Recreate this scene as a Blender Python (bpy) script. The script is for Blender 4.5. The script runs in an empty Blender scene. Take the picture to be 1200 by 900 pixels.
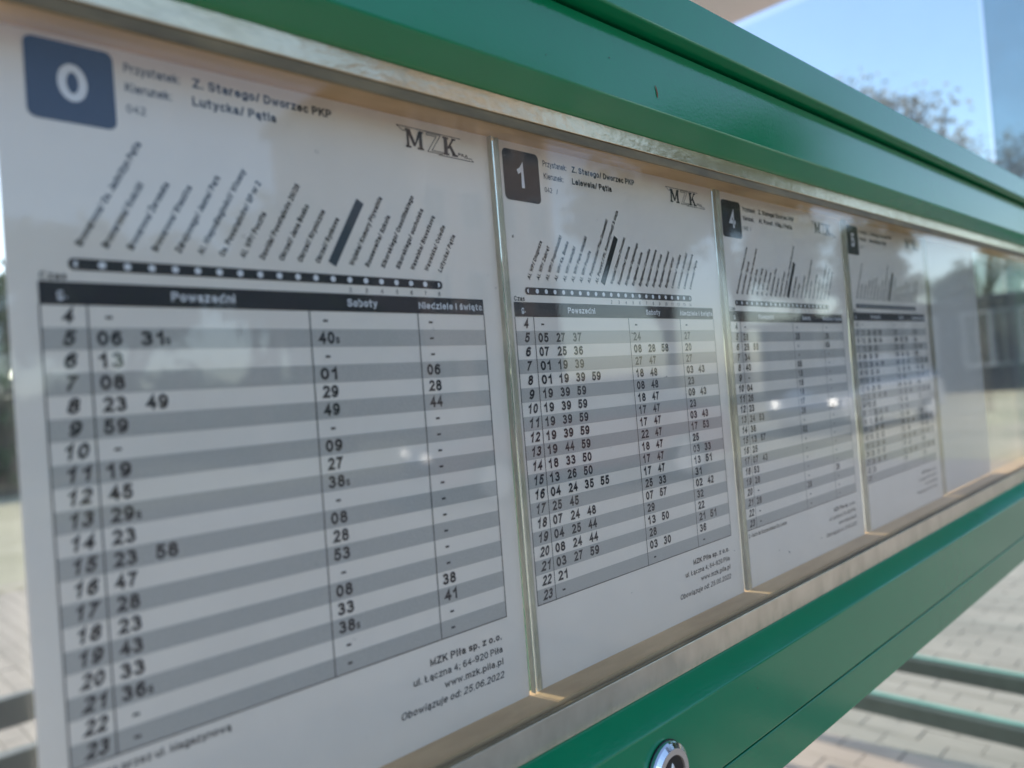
import bpy, bmesh, math, random
from mathutils import Vector, Matrix
random.seed(7)
S = bpy.context.scene
COL = S.collection
R = math.radians

# ------------------------------------------------------------------ camera
cam_d = bpy.data.cameras.new("camera")
cam = bpy.data.objects.new("camera", cam_d)
COL.objects.link(cam)
RX = Vector((0.7136692305506891, -0.6957904281188356, -0.08094386637159777))
RY = Vector((-0.0525880189057356, 0.062009226444619675, -0.996689197344542))
RZ = Vector((0.698506069860918, 0.715563090142118, 0.007663836735411881))
CP = Vector((-0.06469324572704706, -0.2780098311509604, -0.04693917672556048))
m = Matrix((RX, -RY, -RZ)).transposed().to_4x4()
m.translation = CP
cam.matrix_world = m
cam_d.sensor_width = 36.0
cam_d.lens = 27.0
cam_d.clip_start = 0.01
cam_d.clip_end = 2000.0
cam_d.dof.use_dof = True
cam_d.dof.focus_distance = 0.445
cam_d.dof.aperture_fstop = 5.7
S.camera = cam

# ------------------------------------------------------------------ sky, sun, exposure
SUN_DIR = Vector((-0.14, 0.99, 0))          # horizontal direction towards the sun (behind the case)
SUN_EL = R(42)
w = bpy.data.worlds.new("World")
S.world = w
w.use_nodes = True
nt = w.node_tree
sky = nt.nodes.new("ShaderNodeTexSky")
sky.sky_type = 'NISHITA'
sky.sun_disc = False
sky.sun_elevation = SUN_EL
sky.sun_rotation = math.atan2(SUN_DIR.x, SUN_DIR.y)
sky.air_density = 1.0
sky.dust_density = 1.0
sky.ozone_density = 1.0
bg = nt.nodes["Background"]
bg.inputs[1].default_value = 0.15
nt.links.new(sky.outputs[0], bg.inputs[0])
sd = bpy.data.lights.new("sun", 'SUN')
sd.energy = 2.0
sd.angle = R(0.5)
sd.color = (1.0, 0.93, 0.84)
sun = bpy.data.objects.new("sun", sd)
COL.objects.link(sun)
to_sun = Vector((SUN_DIR.x * math.cos(SUN_EL), SUN_DIR.y * math.cos(SUN_EL), math.sin(SUN_EL)))
sun.rotation_euler = to_sun.to_track_quat('Z', 'Y').to_euler()
S.view_settings.view_transform = 'Standard'
S.view_settings.look = 'None'
S.view_settings.exposure = 1.06
S.view_settings.gamma = 1.0
S.cycles.transparent_max_bounces = 24
S.cycles.max_bounces = 10

# ------------------------------------------------------------------ materials
MATS = {}
def mat(name, col, rough=0.6, metal=0.0, var=0.0, scale=10.0, bump=0.0, bscale=40.0, coat=0.0, spec=0.5,
        col2=None, emit=None, transl=0.0, stretch=None, world=False):
    mt = bpy.data.materials.new(name)
    mt.use_nodes = True
    n = mt.node_tree.nodes
    l = mt.node_tree.links
    b = n["Principled BSDF"]
    b.inputs["Base Color"].default_value = (*col, 1)
    b.inputs["Roughness"].default_value = rough
    b.inputs["Metallic"].default_value = metal
    b.inputs["Coat Weight"].default_value = coat
    b.inputs["Coat Roughness"].default_value = 0.05
    b.inputs["Specular IOR Level"].default_value = spec
    tc = n.new("ShaderNodeTexCoord")
    src = tc.outputs["Object"]
    if world: src = n.new("ShaderNodeNewGeometry").outputs["Position"]
    if stretch:
        mp = n.new("ShaderNodeMapping")
        mp.inputs["Scale"].default_value = stretch
        l.new(src, mp.inputs[0]); src = mp.outputs[0]
    if var > 0 or col2:
        nz = n.new("ShaderNodeTexNoise")
        nz.inputs["Scale"].default_value = scale
        nz.inputs["Detail"].default_value = 6
        nz.inputs["Roughness"].default_value = 0.62
        l.new(src, nz.inputs["Vector"])
        rp = n.new("ShaderNodeValToRGB")
        rp.color_ramp.elements[0].position = 0.32
        rp.color_ramp.elements[1].position = 0.68
        c2 = col2 if col2 else tuple(c * (1 - var) for c in col)
        rp.color_ramp.elements[0].color = (*c2, 1)
        rp.color_ramp.elements[1].color = (*col, 1)
        l.new(nz.outputs["Fac"], rp.inputs[0])
        l.new(rp.outputs[0], b.inputs["Base Color"])
    if bump > 0:
        nb = n.new("ShaderNodeTexNoise")
        nb.inputs["Scale"].default_value = bscale
        nb.inputs["Detail"].default_value = 4
        l.new(src, nb.inputs["Vector"])
        bp = n.new("ShaderNodeBump")
        bp.inputs["Strength"].default_value = bump
        bp.inputs["Distance"].default_value = 0.001
        l.new(nb.outputs["Fac"], bp.inputs["Height"])
        l.new(bp.outputs[0], b.inputs["Normal"])
    if emit:
        b.inputs["Emission Color"].default_value = (*emit[0], 1)
        b.inputs["Emission Strength"].default_value = emit[1]
    if transl > 0:
        tr = n.new("ShaderNodeBsdfTranslucent")
        tr.inputs[0].default_value = (*col, 1)
        mx = n.new("ShaderNodeMixShader")
        mx.inputs[0].default_value = transl
        l.new(b.outputs[0], mx.inputs[1]); l.new(tr.outputs[0], mx.inputs[2])
        l.new(mx.outputs[0], n["Material Output"].inputs[0])
    MATS[name] = mt
    return mt

def glass(name, tint=(1, 1, 1), rough=0.0, ior=1.5, dirt=0.03, dirt_col=(0.6, 0.58, 0.55), wave=0.0, dscale=30):
    """thin clear sheet: Fresnel reflection over see-through, with a film of dirt"""
    mt = bpy.data.materials.new(name); mt.use_nodes = True
    n = mt.node_tree.nodes; l = mt.node_tree.links
    n.remove(n["Principled BSDF"])
    geo = n.new("ShaderNodeNewGeometry")
    io = n.new("ShaderNodeMix"); io.data_type = 'FLOAT'
    io.inputs[2].default_value = ior; io.inputs[3].default_value = 1.0 / ior
    l.new(geo.outputs["Backfacing"], io.inputs[0])
    fr = n.new("ShaderNodeFresnel"); l.new(io.outputs[0], fr.inputs[0])
    tb = n.new("ShaderNodeBsdfTransparent"); tb.inputs[0].default_value = (*tint, 1)
    gl = n.new("ShaderNodeBsdfGlossy"); gl.inputs["Roughness"].default_value = rough
    gl.inputs["Color"].default_value = (1, 1, 1, 1)
    tc = n.new("ShaderNodeTexCoord")
    if wave > 0:
        nb = n.new("ShaderNodeTexNoise"); nb.inputs["Scale"].default_value = 9; nb.inputs["Detail"].default_value = 2
        l.new(tc.outputs["Object"], nb.inputs["Vector"])
        bp = n.new("ShaderNodeBump"); bp.inputs["Strength"].default_value = wave; bp.inputs["Distance"].default_value = 0.002
        l.new(nb.outputs["Fac"], bp.inputs["Height"]); l.new(bp.outputs[0], gl.inputs["Normal"])
    mx = n.new("ShaderNodeMixShader")
    l.new(fr.outputs[0], mx.inputs[0]); l.new(tb.outputs[0], mx.inputs[1]); l.new(gl.outputs[0], mx.inputs[2])
    df = n.new("ShaderNodeBsdfDiffuse"); df.inputs[0].default_value = (*dirt_col, 1)
    nz = n.new("ShaderNodeTexNoise"); nz.inputs["Scale"].default_value = dscale; nz.inputs["Detail"].default_value = 8
    nz.inputs["Roughness"].default_value = 0.7
    l.new(tc.outputs["Object"], nz.inputs["Vector"])
    mr = n.new("ShaderNodeMapRange"); mr.inputs[1].default_value = 0.3; mr.inputs[2].default_value = 0.8
    mr.inputs[3].default_value = dirt * 0.3; mr.inputs[4].default_value = dirt * 2.2
    l.new(nz.outputs["Fac"], mr.inputs[0])
    m2 = n.new("ShaderNodeMixShader")
    l.new(mr.outputs[0], m2.inputs[0]); l.new(mx.outputs[0], m2.inputs[1]); l.new(df.outputs[0], m2.inputs[2])
    l.new(m2.outputs[0], n["Material Output"].inputs[0])
    MATS[name] = mt
    return mt

M_paint = mat("green_paint", (0.003, 0.245, 0.098), 0.11, bump=0.05, bscale=500, var=0.08, scale=14, spec=0.75)
M_alu = mat("aluminium", (0.90, 0.76, 0.52), 0.18, 0.85, col2=(0.72, 0.58, 0.36), scale=45, bump=0.2, bscale=220, stretch=(0.6, 1, 1))
M_alu2 = mat("dull_aluminium", (0.86, 0.79, 0.64), 0.22, 0.80, col2=(0.62, 0.58, 0.46), scale=45, bump=0.3, bscale=120, stretch=(1.0, 1, 0.5))
M_tan = mat("tan_strip", (0.74, 0.50, 0.27), 0.6, 0.0, spec=0.12, col2=(0.55, 0.36, 0.19), scale=40, bump=0.15, bscale=120, stretch=(0.3, 1, 1))
M_seal = mat("rubber_seal", (0.11, 0.085, 0.05), 0.5, col2=(0.25, 0.19, 0.10), scale=70, stretch=(0.3, 1, 1), bump=0.4, bscale=200)
M_gap = mat("dark_gap", (0.012, 0.03, 0.018), 0.6)
M_paper = mat("paper", (0.92, 0.845, 0.755), 0.55, var=0.07, scale=12, bump=1.0, bscale=22, transl=0.10)
M_blank = mat("laminated_blank", (0.76, 0.73, 0.68), 0.4, var=0.06, scale=9, bump=0.15, bscale=9, transl=0.10)
M_ink = mat("black_ink", (0.018, 0.019, 0.024), 0.5, spec=0.2)
M_ink2 = mat("thin_ink", (0.035, 0.038, 0.046), 0.5, spec=0.2)
M_grey = mat("grey_band", (0.53, 0.50, 0.455), 0.55, var=0.22, scale=1500)
M_white = mat("white_print", (0.78, 0.78, 0.80), 0.5)
M_badge0 = mat("sky_tinted_badge", (0.008, 0.022, 0.062), 0.5, spec=0.2)  # black badge with the blue of the reflected sky put into its colour
M_badge = mat("black_badge", (0.008, 0.008, 0.010), 0.5, spec=0.2)
M_pane = glass("front_pane", (0.985, 0.99, 0.985), 0.030, 1.40, 0.015, wave=0.05, dscale=18)
M_back = glass("back_pane", (0.97, 0.985, 0.975), 0.02, 1.45, 0.03)
M_divider = glass("divider_plastic", (0.93, 0.96, 0.94), 0.08, 1.5, 0.10, (0.75, 0.76, 0.70), dscale=60)
M_clear = glass("shelter_glass", (0.90, 0.955, 0.955), 0.0, 1.45, 0.02, dscale=4)
M_tint = glass("tinted_glass", (0.66, 0.77, 0.79), 0.0, 1.45, 0.14, (0.45, 0.5, 0.6), dscale=3)
M_chrome = mat("chrome", (0.72, 0.74, 0.78), 0.07, 1.0)
M_brass = mat("satin_metal", (0.80, 0.74, 0.68), 0.32, 0.8, bump=0.05)
M_black = mat("black_plastic", (0.008, 0.008, 0.009), 0.35)
M_rust = mat("rust", (0.22, 0.09, 0.035), 0.8)
M_dirt = mat("dirt_speck", (0.07, 0.06, 0.05), 0.8)
M_roof = mat("roof_panel", (0.80, 0.72, 0.70), 0.5, var=0.06, scale=3)
M_pave = mat("paver_concrete", (0.44, 0.37, 0.295), 0.85, col2=(0.33, 0.28, 0.22), scale=7, bump=0.5, bscale=60, stretch=(1, 0.22, 1), world=True)
M_joint = mat("joint_sand", (0.28, 0.24, 0.19), 0.95, var=0.3, scale=9)
M_foot = mat("footway", (0.29, 0.25, 0.21), 0.9, var=0.2, scale=0.8)
M_ground = mat("dry_grass", (0.46, 0.41, 0.29), 0.95, col2=(0.27, 0.255, 0.15), scale=0.5)
M_bark = mat("bark", (0.11, 0.085, 0.06), 0.9, var=0.4, scale=20)
M_leaf = mat("leaf_green", (0.06, 0.105, 0.035), 0.6, col2=(0.035, 0.06, 0.02), scale=1.2, transl=0.3)
M_leaf2 = mat("leaf_dry", (0.13, 0.11, 0.06), 0.6, col2=(0.07, 0.075, 0.035), scale=1.2, transl=0.3)
M_airy = mat("leaf_thin", (0.42, 0.39, 0.35), 0.6, col2=(0.30, 0.29, 0.26), scale=1.2, transl=0.5)
M_navy = mat("dark_facade", (0.020, 0.026, 0.040), 0.6, var=0.3, scale=1.0)
M_frame = mat("pale_frame", (0.40, 0.41, 0.42), 0.5)
M_glassdark = mat("window_glass", (0.03, 0.035, 0.04), 0.05, spec=0.8)
M_pink = mat("pink_render", (0.27, 0.22, 0.20), 0.85, var=0.1, scale=0.7)
M_carA = mat("car_silver", (0.45, 0.47, 0.50), 0.25, 0.5, coat=1.0)
M_carB = mat("car_blue", (0.05, 0.10, 0.22), 0.25, 0.3, coat=1.0)
M_carC = mat("car_maroon", (0.16, 0.07, 0.06), 0.3, coat=1.0)
M_tyre = mat("tyre_rubber", (0.02, 0.02, 0.02), 0.8)
M_lamp = mat("headlight_glint", (0.9, 0.9, 0.9), 0.2, emit=((1.0, 0.93, 0.82), 4.5))  # glow added to stand in for bright glints off the cars
M_lamp2 = mat("faint_headlight_glint", (0.9, 0.9, 0.9), 0.2, emit=((1.0, 0.93, 0.82), 3.0))  # weaker glow for the fainter car glints
M_bench = mat("shaded_rail_green", (0.07, 0.09, 0.07), 0.5, var=0.25, scale=20)  # bench green darkened to hold the shade on the rail sides
M_dark = mat("dark_green_paint", (0.025, 0.040, 0.030), 0.4, var=0.2, scale=15)
M_divedge = mat("cloudy_plastic", (0.62, 0.58, 0.46), 0.3, var=0.5, scale=30, transl=0.3)
M_bar = mat("faded_ink", (0.05, 0.065, 0.08), 0.5, spec=0.2)
M_mint = mat("lit_rail_green", (0.20, 0.40, 0.31), 0.4, var=0.15, scale=20)  # lighter bench green, the light on the rail tops painted in

# ------------------------------------------------------------------ helpers
def link(name, me, material, parent=None, kind=None):
    o = bpy.data.objects.new(name, me)
    if material and not me.materials:
        me.materials.append(material)
    COL.objects.link(o)
    if parent: o.parent = parent
    if kind: o["kind"] = kind
    return o
def obj(name, bm, material, parent=None, kind=None, smooth=False):
    me = bpy.data.meshes.new(name)
    bm.normal_update()
    bm.to_mesh(me); bm.free()
    if smooth:
        for p in me.polygons: p.use_smooth = True
    return link(name, me, material, parent, kind)
def thing(name, label, cat, loc=(0, 0, 0), rot=(0, 0, 0), group=None):
    o = bpy.data.objects.new(name, None)
    o.empty_display_size = 0.05
    COL.objects.link(o)
    o.location = loc; o.rotation_euler = rot
    o["label"] = label; o["category"] = cat
    if group: o["group"] = group
    return o
def box(bm, x0, x1, y0, y1, z0, z1, bev=0.0, seg=2):
    r = bmesh.ops.create_cube(bm, size=1.0)
    vs = r["verts"]
    for v in vs:
        v.co = Vector(((x0 + x1) / 2 + v.co.x * (x1 - x0), (y0 + y1) / 2 + v.co.y * (y1 - y0), (z0 + z1) / 2 + v.co.z * (z1 - z0)))
    if bev > 0:
        es = list({e for v in vs for e in v.link_edges})
        bmesh.ops.bevel(bm, geom=es, offset=bev, segments=seg, affect='EDGES', profile=0.5)
def bx(name, dims, material, parent=None, bev=0.0, kind=None):
    bm = bmesh.new(); box(bm, *dims, bev=bev)
    return obj(name, bm, material, parent, kind)
def prism_x(bm, prof, x0, x1):
    """extrude a (y,z) outline along x"""
    a = [bm.verts.new((x0, y, z)) for y, z in prof]
    b = [bm.verts.new((x1, y, z)) for y, z in prof]
    n = len(prof)
    for i in range(n):
        bm.faces.new((a[i], a[(i + 1) % n], b[(i + 1) % n], b[i]))
    bm.faces.new(a[::-1]); bm.faces.new(b)
    bmesh.ops.recalc_face_normals(bm, faces=bm.faces)
def tube(bm, p0, p1, r0, r1, seg=7):
    p0 = Vector(p0); p1 = Vector(p1); d = (p1 - p0)
    q = d.to_track_quat('Z', 'Y')
    a = []; b = []
    for i in range(seg):
        t = 2 * math.pi * i / seg
        v = Vector((math.cos(t), math.sin(t), 0))
        a.append(bm.verts.new(p0 + q @ (v * r0))); b.append(bm.verts.new(p1 + q @ (v * r1)))
    for i in range(seg):
        bm.faces.new((a[i], a[(i + 1) % seg], b[(i + 1) % seg], b[i]))
    bm.faces.new(a[::-1]); bm.faces.new(b)

# ------------------------------------------------------------------ lettering: a plain grotesque drawn as stroked skeletons
def E_(cx, cy, rx, ry, a0, a1, n=None):
    n = n or max(3, int(abs(a1 - a0) / 24))
    return [(cx + rx * math.cos(R(a0 + (a1 - a0) * i / n)), cy + ry * math.sin(R(a0 + (a1 - a0) * i / n))) for i in range(n + 1)]
X = 0.72
def bowl(cx=.23, rx=.23): return E_(cx, X / 2, rx, X / 2, 0, 360)
G = {
 '0': (.50, [E_(.25, .5, .25, .5, 0, 360)]),
 '1': (.50, [[(.06, .74), (.20, .83), (.30, 1.0), (.30, 0)]]),
 '2': (.50, [E_(.25, .73, .24, .27, 150, -30) + [(.30, .40), (.01, 0), (.50, 0)]]),
 '3': (.50, [E_(.22, .76, .22, .24, 140, -80), E_(.22, .27, .26, .27, 84, -145)]),
 '4': (.52, [[(.38, 0), (.38, 1), (0, .30), (.52, .30)]]),
 '5': (.50, [[(.46, 1), (.11, 1), (.05, .50)] + E_(.24, .32, .25, .32, 125, -142)]),
 '6': (.50, [E_(.26, .31, .24, .31, 0, 360), E_(.30, .52, .28, .48, 55, 180) + [(.02, .31)]]),
 '7': (.50, [[(.03, 1), (.48, 1), (.34, .74), (.22, .40), (.13, .04)]]),
 '8': (.50, [E_(.25, .77, .21, .23, 0, 360), E_(.25, .27, .25, .27, 0, 360)]),
 '9': (.50, [E_(.24, .69, .24, .31, 0, 360), E_(.20, .48, .28, .48, -125, 0) + [(.48, .69)]]),
 'A': (.62, [[(0, 0), (.31, 1), (.62, 0)], [(.11, .34), (.51, .34)]]),
 'B': (.54, [[(0, 0), (0, 1), (.28, 1)] + E_(.28, .76, .22, .24, 90, -90)[1:] + [(0, .52)], [(.28, .52)] + E_(.28, .26, .26, .26, 90, -90) + [(0, 0)]]),
 'C': (.62, [E_(.32, .5, .32, .5, 45, 315)]),
 'D': (.58, [[(0, 0), (0, 1), (.26, 1)] + E_(.26, .5, .32, .5, 90, -90)[1:] + [(0, 0)]]),
 'G': (.66, [E_(.33, .5, .33, .5, 48, 330) + [(.64, .48), (.38, .48)]]),
 'I': (.06, [[(.03, 0), (.03, 1)]]),
 'J': (.38, [[(.38, 1), (.38, .28)] + E_(.19, .28, .19, .28, 0, -175)]),
 'K': (.58, [[(0, 0), (0, 1)], [(.54, 1), (0, .40)], [(.20, .60), (.58, 0)]]),
 'L': (.46, [[(0, 1), (0, 0), (.46, 0)]]),
 'M': (.66, [[(0, 0), (0, 1), (.33, .05), (.66, 1), (.66, 0)]]),
 'N': (.56, [[(0, 0), (0, 1), (.56, 0), (.56, 1)]]),
 'O': (.66, [E_(.33, .5, .33, .5, 0, 360)]),
 'P': (.54, [[(0, 0), (0, 1), (.28, 1)] + E_(.28, .73, .26, .27, 90, -90)[1:] + [(0, .46)]]),
 'R': (.58, [[(0, 0), (0, 1), (.28, 1)] + E_(.28, .75, .25, .25, 90, -90)[1:] + [(0, .50)], [(.26, .50), (.58, 0)]]),
 'S': (.54, [E_(.27, .75, .24, .25, 25, 250) + E_(.27, .27, .27, .27, 60, -160)]),
 'U': (.56, [[(0, 1), (0, .30)] + E_(.28, .30, .28, .30, 180, 360) + [(.56, 1)]]),
 'W': (.86, [[(0, 1), (.21, 0), (.43, .95), (.65, 0), (.86, 1)]]),
 'Z': (.54, [[(.02, 1), (.54, 1), (0, 0), (.54, 0)]]),
 'a': (.44, [E_(.21, .52, .19, .20, 150, 0) + [(.40, .12), (.44, 0)], E_(.20, .20, .20, .20, 60, 330) + [(.40, .22)], [(.40, .44), (.28, .40)]]),
 'b': (.46, [[(0, 0), (0, 1)], bowl()]), 'c': (.42, [E_(.22, .36, .22, .36, 45, 315)]),
 'd': (.46, [[(.46, 0), (.46, 1)], bowl()]), 'e': (.46, [[(.01, .38), (.46, .38)] + E_(.23, .36, .23, .36, 5, 320)]),
 'f': (.28, [[(.12, 0), (.12, .84)] + E_(.26, .84, .14, .16, 180, 90), [(-.02, X), (.28, X)]]),
 'g': (.46, [bowl(), [(.46, X), (.46, -.08)] + E_(.23, -.08, .23, .20, 0, -150)]),
 'h': (.44, [[(0, 0), (0, 1)], E_(.22, .48, .22, .24, 180, 0) + [(.44, 0)]]),
 'i': (.06, [[(.03, 0), (.03, X)], [(.03, .98), (.03, 1.0)]]), 'j': (.08, [[(.05, X), (.05, -.18), (-.04, -.27)], [(.05, .98), (.05, 1.0)]]),
 'k': (.42, [[(0, 0), (0, 1)], [(.38, X), (0, .28)], [(.15, .42), (.42, 0)]]), 'l': (.06, [[(.03, 0), (.03, 1)]]),
 'm': (.70, [[(0, 0), (0, X)], E_(.175, .52, .175, .20, 180, 0) + [(.35, 0)], E_(.525, .52, .175, .20, 180, 0) + [(.70, 0)]]),
 'n': (.44, [[(0, 0), (0, X)], E_(.22, .48, .22, .24, 180, 0) + [(.44, 0)]]), 'o': (.46, [bowl()]),
 'p': (.46, [[(0, -.28), (0, X)], bowl()]), 'r': (.26, [[(0, 0), (0, X)], E_(.22, .44, .22, .28, 180, 80)]),
 's': (.40, [E_(.20, .54, .18, .18, 25, 250) + E_(.20, .19, .20, .19, 60, -155)]),
 't': (.30, [[(.12, .98), (.12, .14)] + E_(.23, .12, .11, .12, 180, 270), [(-.03, X), (.30, X)]]),
 'u': (.44, [[(0, X), (0, .24)] + E_(.22, .24, .22, .24, 180, 360), [(.44, X), (.44, 0)]]),
 'v': (.44, [[(0, X), (.22, 0), (.44, X)]]),
 'w': (.66, [[(0, X), (.17, 0), (.33, X - .06), (.49, 0), (.66, X)]]),
 'y': (.44, [[(0, X), (.22, .02)], [(.44, X), (.18, -.20), (.04, -.27)]]), 'z': (.40, [[(.01, X), (.40, X), (0, 0), (.40, 0)]]),
 '.': (.06, [[(.03, 0), (.03, .02)]]), ':': (.06, [[(.03, 0), (.03, .02)], [(.03, .62), (.03, .64)]]),
 ';': (.06, [[(.03, .05), (0, -.14)], [(.03, .62), (.03, .64)]]), '/': (.26, [[(0, 0), (.26, 1)]]), '-': (.24, [[(0, .36), (.24, .36)]]),
 ' ': (.16, []),
}
for base, k in (('a', 'ą'), ('e', 'ę')):
    w_, st_ = G[base]; G[k] = (w_, st_ + [[(w_ - .04, 0), (w_ - .12, -.14), (w_ - .04, -.22)]])
for base, k in (('o', 'ó'), ('s', 'ś'), ('n', 'ń'), ('S', 'Ś'), ('z', 'ź'), ('c', 'ć')):
    w_, st_ = G[base]; hh = 1.0 if base == 'S' else X
    G[k] = (w_, st_ + [[(w_ * .45, hh + .14), (w_ * .7, hh + .28)]])
w_, st_ = G['z']; G['ż'] = (w_, st_ + [[(.19, X + .17), (.21, X + .24)]])
w_, st_ = G['Z']; G['Ż'] = (w_, st_ + [[(.26, 1.17), (.28, 1.24)]])
w_, st_ = G['l']; G['ł'] = (.14, [[(.07, 0), (.07, 1)], [(0, .44), (.16, .60)]])
w_, st_ = G['L']; G['Ł'] = (w_, st_ + [[(-.08, .40), (.20, .58)]])
GL = {}
def glyph(c, bold):
    """ribbon mesh of one character for cap height 1; bold 0..1.6 sets the stroke"""
    k = (c, round(bold, 2))
    if k in GL: return GL[k]
    t = 0.120 + 0.085 * bold
    wd, strokes = G.get(c, G['o'])
    vs = []; fs = []
    for st in strokes:
        pts = [(p[0] * (1 + 0.0) + t / 2, t / 2 + p[1] * (1 - t)) for p in st]
        closed = (abs(pts[0][0] - pts[-1][0]) + abs(pts[0][1] - pts[-1][1])) < 1e-5
        if closed: pts = pts[:-1]
        n = len(pts); L = []
        for i in range(n):
            p = Vector(pts[i])
            a = Vector(pts[i - 1]) if (i > 0 or closed) else None
            b = Vector(pts[(i + 1) % n]) if (i < n - 1 or closed) else None
            d0 = (p - a).normalized() if a is not None else (b - p).normalized()
            d1 = (b - p).normalized() if b is not None else d0
            n0 = Vector((-d0.y, d0.x)); n1 = Vector((-d1.y, d1.x)); m_ = n0 + n1
            if m_.length < 0.3: m_ = n0
            m_ = m_.normalized(); q = t / 2 / max(.45, m_.dot(n0))
            if a is None: p = p - d1 * t / 2
            elif b is None: p = p + d0 * t / 2
            L.append((p + m_ * q, p - m_ * q))
        base = len(vs)
        for l_, r_ in L: vs += [tuple(l_), tuple(r_)]
        for i in range(n if closed else n - 1):
            j = (i + 1) % n
            fs.append((base + 2 * i, base + 2 * i + 1, base + 2 * j + 1, base + 2 * j))
    GL[k] = (vs, fs, wd + t + (0.13 if c != ' ' else 0.0))
    return GL[k]
_cap = 1.0
class Print:
    """collects flat lettering and shapes in sheet coordinates (u right, v up)"""
    def __init__(s): s.v = []; s.f = []
    def text(s, body, u, v, h, width=None, bold=1, italic=0.0, align='L', ang=0.0, maxw=None):
        vs = []; fs = []; x = 0
        for c in body:
            gv, gf, adv = glyph(c, bold)
            b = len(vs)
            vs += [(p[0] + x, p[1]) for p in gv]
            fs += [tuple(i + b for i in q) for q in gf]
            x += adv
        if not vs: return
        x0 = min(p[0] for p in vs); x1 = max(p[0] for p in vs)
        sy = h / _cap
        sx = sy * 0.93
        if width: sx = width / (x1 - x0)
        W = (x1 - x0) * sx
        du = 0 if align == 'L' else (-W if align == 'R' else -W / 2)
        ca, sa = math.cos(ang), math.sin(ang)
        b = len(s.v)
        for p in vs:
            a = (p[0] - x0) * sx + p[1] * sy * italic + du; c = p[1] * sy
            s.v.append((u + a * ca - c * sa, v + a * sa + c * ca))
        s.f += [tuple(i + b for i in q) for q in fs]
        return W
    def poly(s, pts):
        b = len(s.v); s.v += list(pts); s.f.append(tuple(range(b, b + len(pts))))
    def rect(s, u0, v0, u1, v1): s.poly([(u0, v0), (u1, v0), (u1, v1), (u0, v1)])
    def stroke(s, pts, t):
        for a, b in zip(pts[:-1], pts[1:]):
            d = Vector((b[0] - a[0], b[1] - a[1])).normalized() * t / 2
            nx, ny = -d.y, d.x
            s.poly([(a[0] - d.x + nx, a[1] - d.y + ny), (a[0] - d.x - nx, a[1] - d.y - ny), (b[0] + d.x - nx, b[1] + d.y - ny), (b[0] + d.x + nx, b[1] + d.y + ny)])
    def disc(s, u, v, r, n=14): s.poly([(u + r * math.cos(2 * math.pi * i / n), v + r * math.sin(2 * math.pi * i / n)) for i in range(n)])
    def rrect(s, u0, v0, u1, v1, r, n=6):
        pts = []
        for cx, cy, a0 in ((u1 - r, v1 - r, 0), (u0 + r, v1 - r, 90), (u0 + r, v0 + r, 180), (u1 - r, v0 + r, 270)):
            for i in range(n + 1):
                t = R(a0 + 90 * i / n); pts.append((cx + r * math.cos(t), cy + r * math.sin(t)))
        s.poly(pts)
    def build(s, name, material, parent, lift, kind=None):
        me = bpy.data.meshes.new(name)
        me.from_pydata([(p[0], -lift, p[1]) for p in s.v], [], s.f)
        me.update()
        return link(name, me, material, parent, kind)

# ------------------------------------------------------------------ ground and paving
GZ = -1.40
def sheet(name, x0, x1, y0, y1, z, material, kind='structure'):
    me = bpy.data.meshes.new(name)
    me.from_pydata([(x0, y0, z), (x1, y0, z), (x1, y1, z), (x0, y1, z)], [], [(0, 1, 2, 3)])
    return link(name, me, material, None, kind)
sheet("ground", -900, 900, -900, 900, GZ - 0.03, M_ground)
sheet("footpath", -14, 11, -12, -0.75, GZ - 0.02, M_foot)
pv = sheet("pavement", -12, 16, -0.7, 7.5, GZ - 0.012, M_joint)
sheet("kerb_strip", -12, 16, 7.5, 7.65, GZ + 0.02, M_pave)
# concrete pavers: every one a block with its own height; the nearest in sight are single objects
def in_view(p):
    d = Vector(p) - CP
    z = d.dot(RZ)
    if z <= 0.2: return None
    x = 600 + 900 * d.dot(RX) / z; y = 450 + 900 * d.dot(RY) / z
    if -30 < x < 1230 and -30 < y < 930:
        # open ground seen under the case or past its left-hand sheet
        if (x > 900 and y > 640 + (1200 - x) * 0.85) or x < 45: return d.length
    return None
PL, PW = 0.20, 0.10
cells = []
nx = int(16 / PW)
for i in range(-10, nx - 10):
    x = i * PW
    for j in range(0, 40):
        y = -0.65 + j * PL + (PL / 2 if i % 2 else 0)
        if y > 7.3: continue
        cells.append((x, y, in_view((x + PW / 2, y + PL / 2, GZ))))
seen = sorted([c for c in cells if c[2] is not None and not (c[0] < -0.5)], key=lambda c: c[2])[:300]
seen_set = {(c[0], c[1]) for c in seen}
paver_meshes = []
def paver_bm(bm, x, y, dz, tx, ty):
    g = 0.0014; b = 0.0016
    x0, x1, y0, y1 = x + g, x + PW - g, y + g, y + PL - g
    def P(px, py, z): return bm.verts.new((px, py, z + dz + tx * (px - x) + ty * (py - y)))
    lo = [P(x0, y0, -0.02), P(x1, y0, -0.02), P(x1, y1, -0.02), P(x0, y1, -0.02)]
    mi = [P(x0, y0, -b), P(x1, y0, -b), P(x1, y1, -b), P(x0, y1, -b)]
    hi = [P(x0 + b, y0 + b, 0), P(x1 - b, y0 + b, 0), P(x1 - b, y1 - b, 0), P(x0 + b, y1 - b, 0)]
    for i in range(4):
        k = (i + 1) % 4
        bm.faces.new((lo[i], lo[k], mi[k], mi[i])); bm.faces.new((mi[i], mi[k], hi[k], hi[i]))
    bm.faces.new(hi)
for k in range(6):
    bm = bmesh.new(); paver_bm(bm, 0, 0, 0, random.uniform(-.012, .012), random.uniform(-.006, .006))
    me = bpy.data.meshes.new("paver"); bm.to_mesh(me); bm.free(); me.materials.append(M_pave)
    paver_meshes.append(me)
rest = bmesh.new()
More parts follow.
